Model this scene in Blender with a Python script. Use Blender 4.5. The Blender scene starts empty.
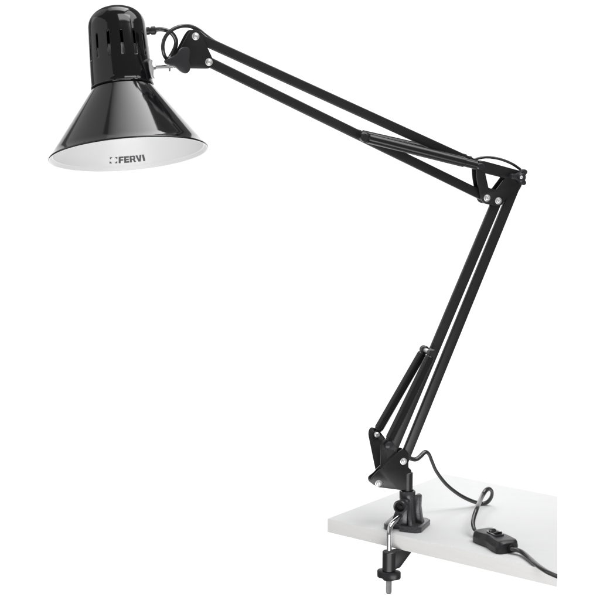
import bpy, bmesh, math
from mathutils import Vector, Matrix
from mathutils.geometry import tessellate_polygon

scene = bpy.context.scene
COL = scene.collection
R = math.radians
V = Vector

# ------------------------------------------------------------------ camera
DIST, PITCH, WIDTH = 1.8, R(9.2), 0.684
FW = V((0, math.cos(PITCH), -math.sin(PITCH)))
UP = V((0, math.sin(PITCH), math.cos(PITCH)))
RT = V((1, 0, 0))
CAM = -FW * DIST
FPX = DIST / WIDTH * 600
cd = bpy.data.cameras.new('camera'); cam = bpy.data.objects.new('camera', cd); COL.objects.link(cam)
cam.location = CAM; cam.rotation_euler = (R(90) - PITCH, 0, 0)
cd.sensor_width = 36; cd.lens = 36 * DIST / WIDTH; cd.clip_end = 100; cd.clip_start = 0.05
scene.camera = cam

# ------------------------------------------------------------------ light
scene.view_settings.view_transform = 'Standard'
scene.view_settings.look = 'None'
scene.view_settings.exposure = 0
w = bpy.data.worlds.new("World"); scene.world = w; w.use_nodes = True
bg = w.node_tree.nodes['Background']; bg.inputs[0].default_value = (1, 1, 1, 1); bg.inputs[1].default_value = 0.20

def area(name, loc, target, sx, sy, radiance, spread=180, ramp=None):
    l = bpy.data.lights.new(name, 'AREA'); l.shape = 'RECTANGLE'; l.size = sx; l.size_y = sy
    l.energy = radiance * sx * sy * math.pi; l.spread = R(spread)
    o = bpy.data.objects.new(name, l); COL.objects.link(o)
    o.location = loc
    o.rotation_euler = (V(target) - V(loc)).to_track_quat('-Z', 'Y').to_euler()
    return o
HEAD = V((-0.2, -0.06, 0.2))
def around(az, el, d, c=HEAD):           # az: degrees to the right of the camera side
    a, e = R(az), R(el)
    return c + V((math.sin(a) * math.cos(e), -math.cos(a) * math.cos(e), math.sin(e))) * d
def gradient(o, lo, hi, flip=False):     # a real softbox is brighter near its lamp head
    l = o.data; l.use_nodes = True; nt = l.node_tree; em = nt.nodes['Emission']
    g = nt.nodes.new('ShaderNodeNewGeometry'); sp = nt.nodes.new('ShaderNodeSeparateXYZ'); mr = nt.nodes.new('ShaderNodeMapRange')
    mr.inputs['To Min'].default_value = hi if flip else lo; mr.inputs['To Max'].default_value = lo if flip else hi
    nt.links.new(g.outputs['Parametric'], sp.inputs[0]); nt.links.new(sp.outputs['X'], mr.inputs['Value']); nt.links.new(mr.outputs['Result'], em.inputs['Strength'])
ov = area('softbox_overhead', HEAD + V((0.0, 0.42, 1.2)), HEAD + V((0.0, 0.42, 0)), 0.92, 0.80, 5.0)
ov.rotation_euler = (0, 0, 0); gradient(ov, 0.06, 1.5)
area('softbox_side', around(-74, 14, 1.2), HEAD, 2.5, 1.1, 0.62)
bl = area('softbox_back_left', HEAD, HEAD + V((0, 0, 1)), 0.98, 0.75, 0.50)
_z = V((-0.645, 0.39, 0.68)).normalized(); _x = (V((-0.65, 0.70, 0.27)) - V((-0.37, 0.18, 0.91))); _x = (_x - _z * _x.dot(_z)).normalized()
bl.matrix_world = Matrix.Translation(HEAD + _z * 1.15) @ Matrix((_x, _z.cross(_x), _z)).transposed().to_4x4()
area('fill_over_board', (0.88, -0.02, 1.35), (0.28, -0.03, -0.25), 1.0, 1.0, 3.8)  # added fill to brighten the board top, clear of the cone's reflections
area('fill_front_high', around(50, 50, 1.5), V((0.25, -0.1, -0.2)), 1.1, 0.6, 5.2)  # added fill for the front of the board, out of the cap's reflection
area('fill_low_front', (0.1, -1.5, -0.95), (0.05, 0, -0.1), 1.9, 0.8, 4.7)  # added low fill that lifts the shade's inside and the board edge
area('backdrop_light_top', (0, 0.70, 1.20), (0, 1.75, 0.70), 1.8, 0.35, 12.5)
area('backdrop_light_low', (0, 0.55, -1.5), (0, 1.75, -0.9), 1.8, 0.35, 12.5)

# ------------------------------------------------------------------ pixel (600 px photograph) to point helpers
def ray(px, py): return (FW + RT * ((px - 300) / FPX) - UP * ((py - 300) / FPX)).normalized()
def ground(px, py, z):
    d = ray(px, py); return CAM + d * ((z - CAM.z) / d.z)
_d = ray(407, 526.5)
CEN = CAM + _d * (-CAM.y / _d.y)        # centre of the clamp base, on the board
ZT = CEN.z                              # top of the board
AZ = R(18)
E1 = V((math.cos(AZ), math.sin(AZ), 0)); N = V((math.sin(AZ), -math.cos(AZ), 0)); Z = V((0, 0, 1))
def P(px, py, d=0.0):                   # point of the lamp's own vertical plane, d metres to its front
    r = ray(px, py); return CAM + r * (((CEN - CAM).dot(N) + d) / r.dot(N))
MM = 0.001

# ------------------------------------------------------------------ materials
def mat(name, col, rough, metal=0.0, spec=0.5, coat=0.0, noise=None, bump=None, rvar=0.0, cvar=0.0):
    m = bpy.data.materials.new(name); m.use_nodes = True
    nt = m.node_tree; b = nt.nodes['Principled BSDF']
    b.inputs['Base Color'].default_value = (*col, 1); b.inputs['Roughness'].default_value = rough
    b.inputs['Metallic'].default_value = metal; b.inputs['Specular IOR Level'].default_value = spec
    b.inputs['Coat Weight'].default_value = coat; b.inputs['Coat Roughness'].default_value = 0.03
    tc = nt.nodes.new('ShaderNodeTexCoord')
    if noise:
        n = nt.nodes.new('ShaderNodeTexNoise'); n.inputs['Scale'].default_value = noise; n.inputs['Detail'].default_value = 5
        nt.links.new(tc.outputs['Object'], n.inputs['Vector'])
        if rvar:
            mr = nt.nodes.new('ShaderNodeMapRange'); mr.inputs['To Min'].default_value = max(rough - rvar, 0.01); mr.inputs['To Max'].default_value = rough + rvar
            nt.links.new(n.outputs['Fac'], mr.inputs['Value']); nt.links.new(mr.outputs['Result'], b.inputs['Roughness'])
        if cvar:
            cr = nt.nodes.new('ShaderNodeMix'); cr.data_type = 'RGBA'
            cr.inputs[6].default_value = (*[c * (1 - cvar) for c in col], 1); cr.inputs[7].default_value = (*[min(c * (1 + cvar), 1) for c in col], 1)
            nt.links.new(n.outputs['Fac'], cr.inputs[0]); nt.links.new(cr.outputs[2], b.inputs['Base Color'])
        if bump:
            bp = nt.nodes.new('ShaderNodeBump'); bp.inputs['Strength'].default_value = bump; bp.inputs['Distance'].default_value = 0.0004
            n2 = nt.nodes.new('ShaderNodeTexNoise'); n2.inputs['Scale'].default_value = 900; n2.inputs['Detail'].default_value = 3
            nt.links.new(tc.outputs['Object'], n2.inputs['Vector'])
            nt.links.new(n2.outputs['Fac'], bp.inputs['Height']); nt.links.new(bp.outputs['Normal'], b.inputs['Normal'])
    return m
M_GLOSS = mat('glossy black enamel', (0.006, 0.006, 0.007), 0.085, spec=0.5, coat=0.0, noise=22, rvar=0.035)
M_BAR = mat('satin black powder coat', (0.0145, 0.0142, 0.0143), 0.35, noise=60, rvar=0.05, cvar=0.12, bump=0.12)
M_PLATE = mat('satin black plate', (0.012, 0.012, 0.013), 0.33, noise=80, rvar=0.05, cvar=0.12, bump=0.10)
M_TUBE = mat('black plastic sleeve', (0.011, 0.011, 0.012), 0.22, noise=60, rvar=0.05)
M_PLASTIC = mat('black plastic', (0.018, 0.018, 0.020), 0.36, noise=60, rvar=0.05, bump=0.15)
M_KNOB = mat('dark grey plastic', (0.026, 0.026, 0.029), 0.33, noise=60, rvar=0.05, bump=0.15)
M_CAST = mat('grey black cast metal', (0.085, 0.085, 0.089), 0.26, metal=0.5, noise=90, rvar=0.08, cvar=0.2, bump=0.5)
M_CORD = mat('black cord', (0.024, 0.024, 0.024), 0.22, spec=0.9, noise=60, rvar=0.04)
M_CHROME = mat('chrome', (0.75, 0.75, 0.76), 0.12, metal=1.0, noise=120, rvar=0.04)
M_ZINC = mat('bright zinc', (0.88, 0.88, 0.87), 0.36, metal=0.75, noise=150, rvar=0.08)
M_WHITE = mat('white enamel', (0.89, 0.89, 0.89), 0.35, noise=20, rvar=0.04)
M_SOCKET = mat('pale socket ceramic', (0.8, 0.8, 0.8), 0.5, noise=60, cvar=0.05)
M_DARK = mat('dark hollow', (0.004, 0.004, 0.004), 0.6, noise=60, cvar=0.1)
M_INK = mat('grey printing ink', (0.10, 0.10, 0.105), 0.6, noise=200, cvar=0.1)

def laminate(name, col, col2, scale):
    m = bpy.data.materials.new(name); m.use_nodes = True
    nt = m.node_tree; b = nt.nodes['Principled BSDF']; b.inputs['Roughness'].default_value = 0.6; b.inputs['Specular IOR Level'].default_value = 0.2
    tc = nt.nodes.new('ShaderNodeTexCoord'); mp = nt.nodes.new('ShaderNodeMapping'); mp.inputs['Scale'].default_value = scale
    mp.inputs['Rotation'].default_value = (0, 0, R(38.5))
    n = nt.nodes.new('ShaderNodeTexNoise'); n.inputs['Scale'].default_value = 8; n.inputs['Detail'].default_value = 6; n.inputs['Roughness'].default_value = 0.65
    mx = nt.nodes.new('ShaderNodeMix'); mx.data_type = 'RGBA'; mx.inputs[6].default_value = (*col, 1); mx.inputs[7].default_value = (*col2, 1)
    nt.links.new(tc.outputs['Object'], mp.inputs['Vector']); nt.links.new(mp.outputs['Vector'], n.inputs['Vector'])
    nt.links.new(n.outputs['Fac'], mx.inputs[0]); nt.links.new(mx.outputs[2], b.inputs['Base Color'])
    return m
M_TOP = laminate('white laminate', (0.69, 0.692, 0.697), (0.735, 0.737, 0.742), (1.5, 8, 8))
M_EDGE = laminate('white edging', (0.80, 0.794, 0.784), (0.90, 0.894, 0.884), (3, 3, 30))

# ------------------------------------------------------------------ mesh helpers
def obj(name, bm, m, parent=None, smooth=True, angle=35):
    bmesh.ops.recalc_face_normals(bm, faces=bm.faces)
    me = bpy.data.meshes.new(name); bm.to_mesh(me); bm.free()
    if m: me.materials.append(m)
    o = bpy.data.objects.new(name, me); COL.objects.link(o)
    if smooth:
        for p in me.polygons: p.use_smooth = True
        me.set_sharp_from_angle(angle=R(angle))
    if parent: o.parent = parent; o.matrix_parent_inverse = parent.matrix_world.inverted()
    return o
def bevel(bm, w, ang=30, seg=2):
    es = [e for e in bm.edges if len(e.link_faces) == 2 and e.calc_face_angle(0) > R(ang)]
    if es and w > 0: bmesh.ops.bevel(bm, geom=es, offset=w, segments=seg, profile=0.5, affect='EDGES', clamp_overlap=True)
def merge(dst, src):
    me = bpy.data.meshes.new('tmp'); src.to_mesh(me); src.free(); dst.from_mesh(me); bpy.data.meshes.remove(me); return dst
def prism(loops, depth, bev=0.0):       # loops: first outer, rest holes, 3-D; depth: extrusion vector
    bm = bmesh.new()
    pts = [p for l in loops for p in l]
    n = len(pts)
    a = [bm.verts.new(p) for p in pts]; b = [bm.verts.new(p + depth) for p in pts]
    if len(loops) == 1:
        bm.faces.new(a); bm.faces.new(b[::-1])
    else:
        for t in tessellate_polygon(loops):
            bm.faces.new([a[i] for i in t]); bm.faces.new([b[i] for i in reversed(t)])
    s = 0
    for l in loops:
        k = len(l)
        for i in range(k):
            j = (i + 1) % k
            bm.faces.new([a[s + i], b[s + i], b[s + j], a[s + j]])
        s += k
    bmesh.ops.recalc_face_normals(bm, faces=bm.faces)
    bevel(bm, bev, 25)
    return bm
def rnd(pts, r, n=4):                   # round the corners of a closed polygon (pixel units or metres)
    out = []
    k = len(pts)
    for i in range(k):
        p0, p1, p2 = V(pts[i - 1]), V(pts[i]), V(pts[(i + 1) % k])
        ri = r[i] if isinstance(r, (list, tuple)) else r
        a, b = (p0 - p1), (p2 - p1)
        t = min(ri, a.length * .48, b.length * .48)
        A, B = p1 + a.normalized() * t, p1 + b.normalized() * t
        for q in range(n + 1):
            u = q / n
            out.append(A * (1 - u) ** 2 + p1 * 2 * u * (1 - u) + B * u * u)
    return out
def frame(ax):
    ax = ax.normalized(); h = V((0, 0, 1)) if abs(ax.z) < .9 else V((1, 0, 0))
    x = h.cross(ax).normalized(); return x, ax.cross(x), ax
def lathe(prof, o, ax, seg=32, x=None):
    bm = bmesh.new(); X, Y, A = frame(ax)
    if x is not None: X = x; Y = A.cross(X)
    rings = []
    for r, h in prof:
        if r < 1e-7: rings.append([bm.verts.new(o + A * h)])
        else: rings.append([bm.verts.new(o + A * h + (X * math.cos(2 * math.pi * i / seg) + Y * math.sin(2 * math.pi * i / seg)) * r) for i in range(seg)])
    for a, b in zip(rings, rings[1:]):
        for i in range(seg):
            j = (i + 1) % seg
            if len(a) == 1 and len(b) == 1: continue
            if len(a) == 1: bm.faces.new([a[0], b[i], b[j]])
            elif len(b) == 1: bm.faces.new([a[i], a[j], b[0]])
            else: bm.faces.new([a[i], a[j], b[j], b[i]])
    return bm
def cyl(a, b, r, seg=24, bev=0.0003):
    L = (b - a).length; bv = min(bev, r * .5)
    return lathe([(0, 0), (r - bv, 0), (r, bv), (r, L - bv), (r - bv, L), (0, L)], a, b - a, seg)
def beam(a, b, w, t, nrm, bev=0.0012):   # w in the plane, t along nrm
    d = (b - a).normalized(); s = nrm.cross(d).normalized()
    bm = prism([[a + s * w / 2 - nrm * t / 2, b + s * w / 2 - nrm * t / 2, b - s * w / 2 - nrm * t / 2, a - s * w / 2 - nrm * t / 2]], nrm * t)
    bevel(bm, bev, 30, 3)
    return bm
def spline(pts, n=10):
    out = []
    P_ = [pts[0] * 2 - pts[1]] + list(pts) + [pts[-1] * 2 - pts[-2]]
    for i in range(1, len(P_) - 2):
        a, b, c, d = P_[i - 1:i + 3]
        for q in range(n):
            u = q / n
            out.append(0.5 * ((2 * b) + (c - a) * u + (2 * a - 5 * b + 4 * c - d) * u * u + (3 * b - a - 3 * c + d) * u ** 3))
    out.append(pts[-1].copy()); return out
def sweep(pts, rw, rh=None, seg=14, up=Z, n=10):
    rh = rh or rw; pts = spline(pts, n); bm = bmesh.new(); rings = []
    t0 = (pts[1] - pts[0]).normalized(); u = (up - t0 * up.dot(t0)).normalized()
    for i, p in enumerate(pts):
        t = (pts[min(i + 1, len(pts) - 1)] - pts[max(i - 1, 0)]).normalized()
        u = (u - t * u.dot(t)).normalized(); s = t.cross(u)
        rings.append([bm.verts.new(p + s * math.cos(2 * math.pi * k / seg) * rw + u * math.sin(2 * math.pi * k / seg) * rh) for k in range(seg)])
    for a, b in zip(rings, rings[1:]):
        for k in range(seg): bm.faces.new([a[k], a[(k + 1) % seg], b[(k + 1) % seg], b[k]])
    bm.faces.new(rings[0][::-1]); bm.faces.new(rings[-1])
    return bm
def PL(pts, d): return [P(x, y, d) for x, y in pts]

# ------------------------------------------------------------------ setting: studio sweep
bm = bmesh.new()
prof = [(0.6, -2.2)] + [(0.6 + 1.15 * math.sin(R(a)), -1.05 - 1.15 * math.cos(R(a))) for a in range(5, 91, 5)] + [(1.75, 0.95)]
rows = [[bm.verts.new((x, y, z)) for x in (-1.4, 1.4)] for y, z in prof]
for a, b in zip(rows, rows[1:]): bm.faces.new([a[0], a[1], b[1], b[0]])
M_BACK = mat('white backdrop paper', (0.9, 0.9, 0.9), 0.9, spec=0.1, noise=2, cvar=0.01)
back = obj('backdrop', bm, M_BACK); back['kind'] = 'structure'

# ------------------------------------------------------------------ tabletop board
TH = 0.0166
A = ground(327.3, 518.6, ZT)
th = R(38.5); U = V((math.cos(th), -math.sin(th), 0)); W_ = V((math.sin(th), math.cos(th), 0))
Bc = ground(444.5, 473.8, ZT); depth_w = (Bc - A).dot(W_); Bc = A + W_ * depth_w
def cut(p):                              # where the edge starting at p meets the sawn end of the board
    n = ray(557.5, 300).cross(UP)
    return p + U * ((CAM - p).dot(n) / U.dot(n))
top = [A, cut(A), cut(Bc), Bc]
bm = prism([rnd(top, [0.001, 0.0005, 0.0005, 0.006], 4)], V((0, 0, -TH)), 0.0004)
me_ = [f for f in bm.faces]
board = obj('tabletop', bm, M_TOP, angle=30)
board.data.materials.append(M_EDGE)
for p in board.data.polygons:
    if abs(p.normal.z) < 0.5: p.material_index = 1
board['label'] = 'white laminate tabletop board with a plain sawn edge, under the clamped lamp'; board['category'] = 'tabletop'

# ------------------------------------------------------------------ the lamp
lamp = bpy.data.objects.new('desk_lamp', None); COL.objects.link(lamp); lamp.location = CEN; lamp.empty_display_size = 0.05
bpy.context.view_layer.update()
lamp['label'] = 'black swing arm desk lamp with a glossy cone shade, clamped to the white tabletop'; lamp['category'] = 'desk lamp'

def part(name, bm, m, parent=lamp, **k): return obj(name, bm, m, parent, **k)
def rivet(px, py, d, parent, r=2.75 * 1.14 * MM, m=None):
    o = P(px, py, d)
    b = lathe([(0, 0), (r * 1.28, 0), (r * 1.28, .0004), (r * 1.0, .0006), (r * .98, .0012), (r * .8, .0020), (r * .5, .0023), (r * .42, .0016), (0, .0015)], o, N, 28)
    return part('rivet', b, m or M_ZINC, parent)

# --- shade
sc = 1 / FPX                               # metres per pixel and metre of distance
Crim = P(128.8, 155.0, 0.004); vd = (Crim - CAM).normalized(); K = (Crim - CAM).dot(FW) / FPX
T = R(4.8); el = R(11.6)
ri = (RT - vd * RT.dot(vd)).normalized(); ui = ri.cross(vd).normalized()
AX = ((-ri * math.sin(T) + ui * math.cos(T)) * math.cos(el) + vd * math.sin(el)).normalized()
FAR = (vd - AX * vd.dot(AX)).normalized(); SID = FAR.cross(AX).normalized()
if SID.dot(RT) < 0: SID = -SID
NEAR = -FAR
def S(r, h, phi):                          # px units; phi 0 = towards the camera, + to the right
    return Crim + (AX * h + (NEAR * math.cos(phi) + SID * math.sin(phi)) * r) * K
HC, RC, RR = 69.5, 30.0, 79.5              # cone height, neck radius, rim radius
def lat(prof, seg=96):
    b = lathe([(r * K, h * K) for r, h in prof], Crim, AX, seg, x=NEAR)
    return b
shade = part('lamp_shade', lat([(RR - .9, .1), (RR + .1, .0), (RR + .5, .6), (RR + .3, 1.4), (RR - .9, 2.2)] +
        [(RR - .9 + (RC - RR + .9) * t, 2.2 + (HC - 2.2) * t) for t in [i / 12 for i in range(1, 13)]] +
        [(RC - .6, HC + 1.0), (RC - 2.5, HC + 1.2)], 128), M_GLOSS, angle=50)
refl = part('inner_reflector', lat([(RR - .1, -.05), (RR - .7, -.25), (RR - 1.3, .1), (RR - 3.6, 3.2), (RR - 4.2, 3.3), (RR - 4.5, 3.9), (RR - 5.0, 5.4)] +
        [(RR - 5.0 + (RC - RR + 3) * t, 5.4 + (HC - 6) * t) for t in [i / 8 for i in range(1, 9)]] + [(0, HC + .6)], 128), M_WHITE, shade, angle=20)
# --- cap with cooling slots: ring grid with real openings
def cap_r(h):                              # h px above the neck
    if h < 1.5: return 31.4
    if h < 58: return 31.2 - 2.0 * (h / 58) ** 1.3
    t = min((h - 58) / 24.6, 1.0); return 29.2 * (1 - t ** 2.6) ** (1 / 2.1)
hs = [-1.5, 0, 1.0, 2.0, 4, 8, 14, 20, 25, 26.0, 34.5, 40, 46, 50.0, 52, 54, 56, 58] + [58 + 24.6 * (1 - (1 - t) ** 2.2) for t in [i / 14 for i in range(1, 14)]] + [82.45]
NS = 14; sub = []
for k in range(NS):
    c = 360 / NS * k + 7.5
    for q in (-3.4, -2.9, 0, 2.9, 3.4, 5.5, 9.0, 12.85, 16.7, 20.2): sub.append((c + q, k))
bm = bmesh.new(); grid = []
for h in hs: grid.append([bm.verts.new(S(cap_r(h), HC + 0.8 + h, R(a))) for a, _ in sub])
n = len(sub)
for i in range(len(hs) - 1):
    for j in range(n):
        q = j % 10; mid = (hs[i] + hs[i + 1]) / 2
        if 26 < mid < 50.0 and q in (1, 2): continue
        bm.faces.new([grid[i][j], grid[i][(j + 1) % n], grid[i + 1][(j + 1) % n], grid[i + 1][j]])
topv = bm.verts.new(S(0, HC + 0.8 + 82.6, 0))
for j in range(n): bm.faces.new([grid[-1][j], grid[-1][(j + 1) % n], topv])
cap = part('shade_cap', bm, M_GLOSS, angle=60)
sm = cap.modifiers.new('thickness', 'SOLIDIFY'); sm.thickness = 1.1 * K; sm.offset = -1
part('cap_seam', lat([(30.6, HC + .1), (31.5, HC + .1), (31.8, HC + .4), (31.5, HC + .8), (30.6, HC + .8), (30.6, HC + .1)]), M_GLOSS, cap)
part('bulb_socket', lat([(0, HC + 12), (23, HC + 12), (24, HC + 13), (24, HC + 38), (22, HC + 40), (0, HC + 41)], 40), M_SOCKET, cap)
b = cyl(S(30.7, HC + 4.6, R(-14)), S(32.2, HC + 4.6, R(-14)), 1.0 * K, 12, .0002)
part('rivet', b, M_GLOSS, cap)

# --- lettering on the inside of the reflector: polygons wrapped on the cone
def letters():
    H = 8.0; s = 1.9
    def box(x0, y0, x1, y1): return [(x0, y0), (x1, y0), (x1, y1), (x0, y1)]
    out = []; x = 0
    out += [box(x, 0, x + 2, H), box(x + 2, H - s, x + 5, H), box(x + 2, 3.0, x + 4.6, 3.0 + s - .2)]; x += 5.5      # F
    out += [box(x, 0, x + 2, H), box(x + 2, H - s, x + 5, H), box(x + 2, 3.1, x + 4.7, 4.9), box(x + 2, 0, x + 5, s)]; x += 5.6   # E
    out += [box(x, 0, x + 2, H), box(x + 2, H - 1.6, x + 4.4, H), box(x + 2, 3.0, x + 4.4, 4.5),
            [(x + 4.4, 8), (x + 3.9, 6.4), (x + 3.9, 4.5), (x + 4.4, 3.0), (x + 5.3, 3.4), (x + 5.8, 4.6), (x + 5.8, 6.6), (x + 5.3, 7.6)],
            [(x + 3.0, 3.0), (x + 4.1, 0), (x + 6.1, 0), (x + 4.9, 3.1)]]; x += 6.2                             # R
    out += [[(x, H), (x + 2.1, H), (x + 3.2, 2.6), (x + 3.2, 0), (x + 2.1, 0)], [(x + 3.2, 2.6), (x + 4.3, H), (x + 6.4, H), (x + 4.3, 0), (x + 3.2, 0)]]; x += 6.9   # V
    out += [box(x, 0, x + 2.1, H)]; x += 2.1                                                             # I
    # corner-bracket emblem left of the word
    e = 1.1; x0, y0, x1, y1 = -9.2, .2, -1.4, 7.8; L = 2.3
    out += [box(x0, y1 - e, x0 + L, y1), box(x0, y1 - L, x0 + e, y1 - e), box(x1 - L, y1 - e, x1, y1), box(x1 - e, y1 - L, x1, y1 - e),
            box(x0, y0, x0 + L, y0 + e), box(x0, y0 + e, x0 + e, y0 + L), box(x1 - L, y0, x1, y0 + e), box(x1 - e, y0 + e, x1, y0 + L)]
    return out, x
pl, wtot = letters(); bm = bmesh.new()
r0, h0, r1, h1 = RR - 5.0, 5.4, RR - 5.0 + (RC - RR + 3), 5.4 + HC - 6
Lg = math.hypot(r1 - r0, h1 - h0)
def onCone(u, v):
    t = v / Lg; r = r0 + (r1 - r0) * t - .25; h = h0 + (h1 - h0) * t
    phi = math.pi - (u / (r0 - 6)); return S(r, h, phi)
for poly in pl:
    bmp = bmesh.new(); f = bmp.faces.new([bmp.verts.new((x, y, 0)) for x, y in poly])
    bmesh.ops.triangulate(bmp, faces=[f]); bmesh.ops.subdivide_edges(bmp, edges=bmp.edges[:], cuts=1, use_grid_fill=True)
    for v in bmp.verts: v.co = onCone(v.co.x - 10.6, v.co.y * .93 + 1.9)
    merge(bm, bmp)
part('printed_lettering', bm, M_INK, shade, smooth=False)

# --- cord gland and head joint on the right of the cap
part('cord_gland', lathe([(0, 0), (.0042, 0), (.0042, .003), (.0034, .0035), (.0034, .0045), (.0045, .005), (.0045, .009), (.0025, .0105), (0, .0105)], P(146.5, 31, 0), RT * .99 + Z * .05, 20), M_PLASTIC, cap)
tilt = [(150.2, 58.5), (153.0, 60.5), (152.2, 64), (154.2, 68), (153.5, 75), (155, 79), (151.5, 78), (149.5, 70), (148.5, 62)]
part('head_clip', prism([rnd(PL(tilt, .005), .0006, 2)], -N * .010, .0003), M_ZINC)
b = cyl(P(150, 66.6, 0), P(173, 66.2, 0), 2.0 * 1.14 * MM, 20)
merge(b, cyl(P(150, 66.6, 0), P(155.5, 66.6, 0), .0036, 6)); merge(b, cyl(P(169.6, 63.8, .001), P(169.6, 71.3, .001), .0010, 10))
part('hinge_bolt', b, mat('zinc bolt', (0.5, 0.5, 0.5), 0.3, metal=1.0, noise=150, rvar=0.1))
wing = [(164.8, 60.5), (172, 57.4), (177, 54.7), (181.5, 48.8), (186, 46.3), (189.9, 48.8), (190.3, 53.5), (189.2, 58), (189.0, 62), (190.8, 66.3), (190, 71.2), (186, 74.2), (181.5, 71.8), (175.5, 66.3), (171, 65.5), (166.8, 64.3)]
wn = part('wing_knob', prism([rnd(PL(wing, .019), .0022, 3)], -N * .008, .0016), M_KNOB)
part('knob_stem', cyl(P(181, 61, .011), P(181, 61, -.009), .0045), M_KNOB, wn)

# --- brackets
def plates(name, px, d, t, r=2.2, holes=(), m=M_PLATE, rear_name=None):
    o = None
    for sgn in (1, -1):
        loops = [rnd(PL(px, d), r * 1.14 * MM, 4)] + [rnd(PL(h, d), .0008, 3) for h in holes]
        if sgn < 0: loops = [[p - N * (2 * d) for p in l] for l in loops]
        o_ = part(name, prism(loops, -N * t * sgn, .0006), m)
        o = o or o_
    return o
head = [(192, 29.2), (199.5, 30), (206, 44), (213.8, 60.5), (213, 66), (208.5, 68.9), (176, 68.2), (173.5, 62), (188, 34)]
hb = plates('head_bracket', head, .0078, .0016, [3, 3, 1, 3, 3, 3, 1.5, 3, 3][0])
rivet(195.6, 36.3, .0078, hb); rivet(208.9, 62.1, .0078, hb)
part('spacer', cyl(P(181, 61, .0062), P(181, 61, -.0062), .006), M_PLATE, hb)

elb = [(476.0, 163.0), (483.5, 160.8), (523.0, 171.5), (526, 178.5), (522.0, 183), (505.5, 199.5), (501.5, 205.5), (496.5, 206.2), (483.5, 203.5), (480.5, 197.5), (477.3, 180)]
hol = [(485.3, 173.2), (505.2, 178.2), (496.6, 189.6), (488.6, 187.8)]
eb = plates('elbow_bracket', elb, .0070, .0016, 2.4, [hol])
rivet(487.0, 198.0, .0070, eb); rivet(498.3, 200.8, .0070, eb); rivet(481.7, 166.6, .0072, eb, m=M_KNOB, r=.0030)
cx, cy = 520.9, 177.2
lob = []
for k, (a, L) in enumerate([(52, 9.4), (-62, 9.0), (176, 9.6)]):
    for q, l in ((-34, .50), (-17, .93), (0, 1.0), (17, .93), (34, .50)):
        lob.append((math.degrees(R(a)) + q, L * l))
lob.sort(key=lambda t: t[0] % 360)
wpx = [(cx + l * math.cos(R(a)), cy - l * math.sin(R(a))) for a, l in lob]
wk = part('wing_nut', prism([rnd(PL(wpx, .0175), .0016, 3)], -N * .007, .0013), M_KNOB)
part('hub', lathe([(.0050, .0), (.0048, .0035), (.0040, .0046), (.0030, .0047), (0, .0040)], P(cx, cy, .0160), N, 24), M_KNOB, wk)
rv = rivet(cx, cy, .0192, wk, r=.0022)

main = [(397.0, 453.0), (403, 449), (408.6, 452.5), (408.6, 467.5), (411.3, 470), (411.3, 489.6), (399.5, 490), (378, 487.3), (371.3, 483.5), (370.8, 478.8), (376.5, 472.5), (380.8, 468.5)]
ear = [(380.8, 468.5), (397.0, 453.0), (396.2, 446.5), (391.5, 440.8), (385, 439.4), (381.2, 444.5)]
DB = .0052
for sgn in (1, -1):
    mn = main[:-2] + ([main[-2], main[-1]] if sgn > 0 else [(375.8, 475), (378.6, 472.2)])
    mb = prism([rnd(PL(mn, DB), [0, .002, .003, .001, .0006, .0008, .001, .0025, .0025, .0025, .001, 0], 3)], -N * .0016, .0003)
    ep = [P(*mn[-1], DB), P(397.0, 453.0, DB), P(396.4, 447.5, .0165), P(392.5, 441.4, .021), P(385, 439.0, .022), P(381.2, 444.5, .020)]
    nn = (ep[1] - ep[0]).cross(ep[4] - ep[0]).normalized()
    if nn.dot(N) < 0: nn = -nn
    eb_ = prism([ep[:2] + rnd(ep, .0038, 3)[8:]], -nn * .0016, .0003)
    merge(mb, eb_)
    if sgn < 0:
        c0 = CEN
        for v in mb.verts:
            dd = (v.co - c0).dot(N); e = max(0, min(1, (dd - DB) / .016)) if dd > DB + .0001 else 0
            v.co = v.co - N * (2 * dd) + Z * (.0045 * e) - E1 * (.0015 * e)
        bmesh.ops.reverse_faces(mb, faces=mb.faces)
    o = part('base_bracket', mb, M_PLATE)
    if sgn > 0: bb = o
rivet(403.5, 461.3, DB, bb); rivet(378.4, 483.3, DB, bb)
pe = P(388.5, 445.2, .0205); pr = pe - N * .041 + Z * .0045 - E1 * .0015
nt_ = lathe([(0, 0), (.0050, 0), (.0052, .001), (.0046, .0030), (.0028, .0042), (0, .0044)], pe, N, 16); part('spring_pin', nt_, M_KNOB, bb)
part('rivet', lathe([(0, 0), (.0034, 0), (.0031, .0014), (.0018, .0024), (0, .0020)], pr + N * .0075, N, 20), M_ZINC, bb)
# stem wrapped by the bracket, standing in the socket
part('arm_stem', cyl(CEN + Z * .038, CEN + Z * 0.0655, .0062, 28, .0008), M_PLATE)

# --- arm bars
BW = .0108
for a, b_, w_ in (((195.6, 36.8), (481, 167), 9.4), ((209, 62), (487, 198), 9.4), ((497.0, 200.5), (378.4, 482.5), 10.2), ((518.9, 176.5), (403.0, 462), 10.0)):
    pa, pb = P(*a), P(*b_); d = (pb - pa).normalized()
    bmx = beam(pa - d * .004, pb + d * .004, w_ * 1.14 * MM, .0060, N, .0012)
    o = part('arm_bar', bmx, M_BAR)
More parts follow.
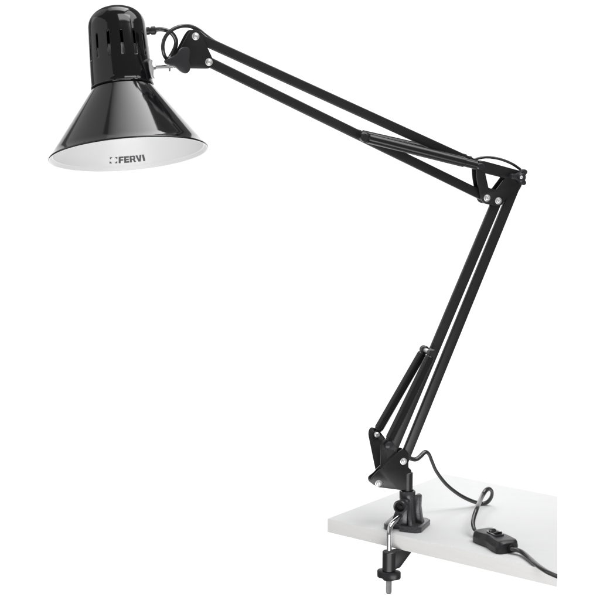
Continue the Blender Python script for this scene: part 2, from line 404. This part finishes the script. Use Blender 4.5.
# --- spring sleeves (tension springs in tubes) on both sides of the bars
def sleeve(pa, pb, r=.0054, f=.86, cap_r=.0042, nd=N):
    d = (pb - pa); L = d.length; d.normalize(); m_ = pa + d * L * f
    b = lathe([(0, .004), (r * .8, .004), (r, .0052), (r, L * f - .0008), (r * .88, L * f), (r * .84, L * f), (r * .84, L - .0052), (r * .6, L - .0044), (0, L - .0044)], pa, d, 24)
    o = part('spring_sleeve', b, M_TUBE)
    e = cyl(pa - nd * .0045, pa + nd * .0040, .0050, 22, .0012)
    merge(e, cyl(pa, pa + d * .009, .0034, 16)); part('end_eye', e, M_PLASTIC, o)
    e = cyl(pb - d * .012, pb, .0022, 12); merge(e, cyl(pb - nd * .0028, pb + nd * .0028, .0036, 18, .0006)); part('end_hook', e, M_PLASTIC, o)
    return o
pa = P(364.2, 137.2, .0112); pb = P(480.3, 166.3, .0165)
sleeve(pa, pb, r=.0058); sleeve(pa - N * .0200 + Z * .0025, pb - N * .031 + Z * .0062, r=.0056, nd=-N)
pa = P(431.8, 353.2, .0112); pb = pe - N * .004
sleeve(pa, pb, f=.94); sleeve(pa - N * .0224, pr + N * .004, f=.94, nd=-N)
ca = P(363, 136.7); cb = P(431.5, 354)
part('spring_clip', cyl(P(364.2, 137.2, .0125), P(364.2, 137.2, .0125) - N * .025, .0026), M_ZINC)
part('spring_clip', cyl(P(431.8, 353.2, .0125), P(431.8, 353.2, .0125) - N * .025, .0026), M_ZINC)
d = (P(481, 167) - P(195.6, 36.8)).normalized()

# --- clamp
ct = R(22); CU = V((math.cos(ct), -math.sin(ct), 0)); CF = V((-math.sin(ct), -math.cos(ct), 0))
def Cc(u, f, z): return CEN + CU * u * MM + CF * f * MM + Z * z * MM
plate = [(-23, -17), (-18, -22), (18, -22), (23, -17), (23, 17), (18, 22), (-2.5, 22), (-2.5, 15), (-12, 15), (-12, 22), (-19, 22), (-23, 17)]
b = prism([[Cc(u, f, .05) for u, f in plate]], Z * 6.4 * MM, .0009)
# recessed screw pockets
base = part('clamp_base', b, M_CAST)
b = lathe([(0, 5.7 * MM), (.0128, 5.7 * MM), (.0118, .010), (.0098, .022), (.0090, .034), (.0094, .0352), (.0094, .0425), (.0088, .0435), (.0074, .0435), (.0070, .038), (0, .038)], CEN, Z, 36)
# ribs of the casting
for u0, u1 in ((10.5, 14.5),):
    merge(b, prism([[Cc(20, -8, 5.6), Cc(7, -8, 5.6), Cc(7, -8, 36), Cc(11.5, -8, 40.5), Cc(16.0, -8, 38.5), Cc(15.5, -8, 25), Cc(17.5, -8, 12)]], CF * 11 * MM, .0018))
merge(b, prism([[Cc(-3.0, -18, 5.6), Cc(-3.0, -7, 5.6), Cc(-3.0, -7, 34), Cc(-3, -11, 33)]], CU * 6 * MM, .001))
merge(b, prism([[Cc(-18, -3, 5.6), Cc(-8, -3, 5.6), Cc(-8, -3, 30), Cc(-10, -3, 30)]], CF * 6 * MM, .001))
merge(b, prism([[Cc(8, 19, 5.6), Cc(1, 8, 5.6), Cc(1, 8, 33), Cc(4, 11.5, 34)]], CU * 4.5 * MM + CF * 0, .001))
merge(b, prism([[Cc(-6.5, 17, 5.6), Cc(-6.5, 5, 5.6), Cc(-6.5, 5, 36), Cc(-6.5, 14, 36), Cc(-6.5, 17, 28)]], CU * 12 * MM, .0022))
body = part('clamp_body', b, M_CAST)
kb = Cc(-.8, 9, 29.5)
k = part('locking_knob', lathe([(0, .002), (.0062, .002), (.0066, .010), (.0076, .0108), (.0078, .0165), (.0070, .0176), (.0058, .0172), (.0052, .0120), (0, .0118)], kb, CF + V((0, 0, .06)), 36), M_KNOB, body)
part('knob_screw', lathe([(0, .0117), (.0051, .0121), (.0050, .0124), (.0020, .0126), (.0018, .0142), (.0010, .0145), (0, .0138)], kb, CF + V((0, 0, .06)), 24), M_DARK, k)
rx, rf = -7.2, 43
RV = Cc(rx, rf, 0)
rod = [Cc(-1.5, 10, 16.5), Cc(-3, 20, 15.8), Cc(-5, 31, 14.2), Cc(-6.8, 38.8, 11), Cc(rx, 42.6, 4.5), Cc(rx, 43, -4), Cc(rx, 43, -25), Cc(rx, 43, -50), Cc(rx, 43, -67.5)]
rb = sweep(rod, .0031, seg=22, up=CU, n=12)
rod_ = part('clamp_rod', rb, M_CHROME)
M_STEEL = mat('dull threaded steel', (0.55, 0.55, 0.55), 0.38, metal=0.9, noise=150, rvar=0.08, cvar=0.2)
part('rod_thread', lathe([(0, -.049)] + [(.00335 + (.0002 if q % 2 else 0), -.049 - q * .0005) for q in range(37)] + [(.0026, -.0685), (0, -.0686)], RV, Z, 24), M_STEEL, rod_)
b = lathe([(0, -.0175), (.0070, -.0175), (.0078, -.0183), (.0078, -.0400), (.0070, -.0406), (0, -.0406)], RV, Z, 32)
tg = [(-1, -17.8), (-8, -16.9), (-27, -16.9), (-27, -18.2), (-12, -37), (-1, -40)]
TD = (CU * .78 - CF * .62).normalized(); TS = Z.cross(TD).normalized()
merge(b, prism([[RV + TD * (-f) * MM + Z * z * MM - TS * 5 * MM for f, z in tg]], TS * 10 * MM, .0008))
part('clamp_jaw', b, M_PLASTIC)
def el_(a): return (math.cos(a), math.sin(a))
nl = []
for i in range(40):
    a = 2 * math.pi * i / 40
    r = 8.6 + 5.8 * abs(math.cos(a)) ** 2.2
    nl.append(RV + (CU * math.cos(a + .12) + CF * math.sin(a + .12)) * r * MM - Z * 40.8 * MM)
nb = prism([nl], -Z * 8.6 * MM, .0014)
merge(nb, lathe([(0, -.0493), (.0078, -.0493), (.0070, -.0515), (0, -.0515)], RV, Z, 24))
part('clamp_nut', nb, M_PLASTIC)

# --- cord: head loop, elbow arch, run to the switch, run off the board
hd = [P(149, 30.6, .002), P(154, 30, .003), P(160, 29.2, .004), P(166, 30.2, .005), P(172.5, 34, .004), P(175.8, 40, .003), P(175.6, 46, .002), P(172.6, 53, .002), P(168.8, 58.5, .004), P(165.6, 57.6, .009), P(163.3, 51.5, .012), P(163.0, 44, .013), P(166, 36, .013), P(172.5, 29.6, .012), P(181, 26.2, .010), P(190, 26.2, .006), P(198, 29.8, .003), P(206, 36, .001), P(216, 43, 0)]
cord = part('power_cord', sweep(hd, .0024, .0020, up=N, n=12), M_CORD)
cord_label = None
ea = [P(470, 161.5, 0), P(475, 159.5, .0), P(480, 158, .001), P(487, 157.2, .001), P(495, 158, .001), P(503, 160, .001), P(511, 163.3, .001), P(517, 167, .001), P(521, 170.5, .001), P(522.5, 176, -.002), P(520.5, 185, -.003), P(516, 193, -.003), P(510, 203, 0)]
part('power_cord', sweep(ea, .0016, .0013, up=N, n=10), M_CORD)
def at(px, py, Y):                     # point of a pixel ray at world depth Y
    r = ray(px, py); return CAM + r * ((Y - CAM.y) / r.y)
GZ = ZT + .0024
g1 = ground(481, 503.5, GZ)
run = [at(405, 455, .004), at(411, 458.6, .006), at(416, 459.2, .009), at(420, 456.6, .012), at(425, 452.1, .017), at(428.8, 454, .022), at(432, 461.5, .028), at(436.5, 471.5, .036), at(446, 484, .048), at(458, 493.8, .060), at(470, 500.2, .071)]
sw_in = ground(475, 530, ZT + .008)
run += [g1, at(487, 502.2, g1.y), at(491, 497.5, g1.y - .004), at(492, 492, g1.y - .009), at(489.6, 488.9, g1.y - .015), at(486, 490.3, g1.y - .024), at(482, 496.5, g1.y - .037), at(477.5, 507, sw_in.y + .030), at(474, 517, sw_in.y + .014), at(473, 524, sw_in.y + .005), at(474.6, 529.5, sw_in.y - .001), at(478, 533, sw_in.y - .008)]
part('power_cord', sweep(run, .0028, .0021, seg=16, up=V((0, -.6, .8)), n=12), M_CORD)

# --- inline switch lying on the board
SA = ground(470.6, 541.3, ZT); SB = ground(498.2, 555.2, ZT)
su = (SB - SA); SL = su.length; su.normalize(); sv = V((-su.y, su.x, 0))
if sv.y < 0: sv = -sv
SW = .0290
def Sw(u, v, z): return SA + su * (u * SL) + sv * (v * SW) + Z * z
bm = bmesh.new()
NU, rows_ = 24, []
for i in range(NU + 1):
    u = i / NU; e = min(u, 1 - u)
    pinch = 0.075 * math.exp(-((u - .5) / .17) ** 2)
    endr = 0.13 * (1 - min(e / .10, 1)) ** 2
    hgt = (.0152 - .0012 * (1 - math.exp(-((u - .5) / .25) ** 2))) * (1 - .16 * (1 - min(e / .07, 1)) ** 2)
    v0, v1 = pinch + endr, 1 - pinch - endr
    sec = [(v0 + .03, .0002), (v0, .0012), (v0, hgt * .52), (v0 + .012, hgt * .56), (v0 + .035, hgt * .80), (v0 + .10, hgt * .96), (v0 + .2, hgt),
           (v1 - .2, hgt), (v1 - .10, hgt * .96), (v1 - .035, hgt * .80), (v1 - .012, hgt * .56), (v1, hgt * .52), (v1, .0012), (v1 - .03, .0002)]
    rows_.append([bm.verts.new(Sw(u, v, z)) for v, z in sec])
for a, b in zip(rows_, rows_[1:]):
    for k_ in range(len(a)): bm.faces.new([a[k_], a[(k_ + 1) % len(a)], b[(k_ + 1) % len(a)], b[k_]])
bm.faces.new(rows_[0][::-1]); bm.faces.new(rows_[-1])
swt = part('cord_switch', bm, M_PLASTIC, angle=28)
M_RING = mat('worn switch surround', (0.05, 0.05, 0.055), 0.15, spec=1.0, noise=60, rvar=0.05)
bz = [(.32, .28), (.68, .28), (.68, .72), (.32, .72)]; bi = [(.36, .34), (.64, .34), (.64, .66), (.36, .66)]
part('rocker_frame', prism([rnd([Sw(u, v, .0144) for u, v in bz], .0035, 4), rnd([Sw(u, v, .0144) for u, v in bi], .0028, 4)], Z * .0018, .0004), M_RING, swt)
rk = bmesh.new(); prof_ = []
for i in range(11):
    u = .375 + .25 * i / 10; zz = .0156 + .0030 * (2 * abs(i / 10 - .48)) ** 1.6
    prof_.append((u, zz))
lo = [Sw(u, .35, z) for u, z in prof_] + [Sw(.625, .35, .010), Sw(.375, .35, .010)]
part('rocker', prism([lo], sv * SW * .30, .0004), M_TUBE, swt)
ex = Sw(1.0, .56, .0058)
part('cord_gland', cyl(ex - su * .003, ex + su * .0022, .0040, 20), M_DARK, swt)
out = [ex - su * .004, ex + su * .003, ground(521, 551.5, ZT + .0050), ground(529, 558, ZT + .0036), ground(537, 565, ZT + .0030), ground(546, 571.2, ZT + .0028), ground(552, 574.2, ZT + .0024), ground(557.5, 576.4, ZT + .0020), ground(564, 578.2, ZT + .0018)]
ob = sweep(out, .0031, .0024, seg=16, up=Z, n=12)
cn = ray(557.5, 300).cross(UP)
if cn.x < 0: cn = -cn
r_ = bmesh.ops.bisect_plane(ob, geom=ob.verts[:] + ob.edges[:] + ob.faces[:], plane_co=CAM + RT * .0, plane_no=cn, clear_outer=True)
bmesh.ops.holes_fill(ob, edges=[e for e in ob.edges if e.is_boundary])
part('power_cord', ob, M_CORD)
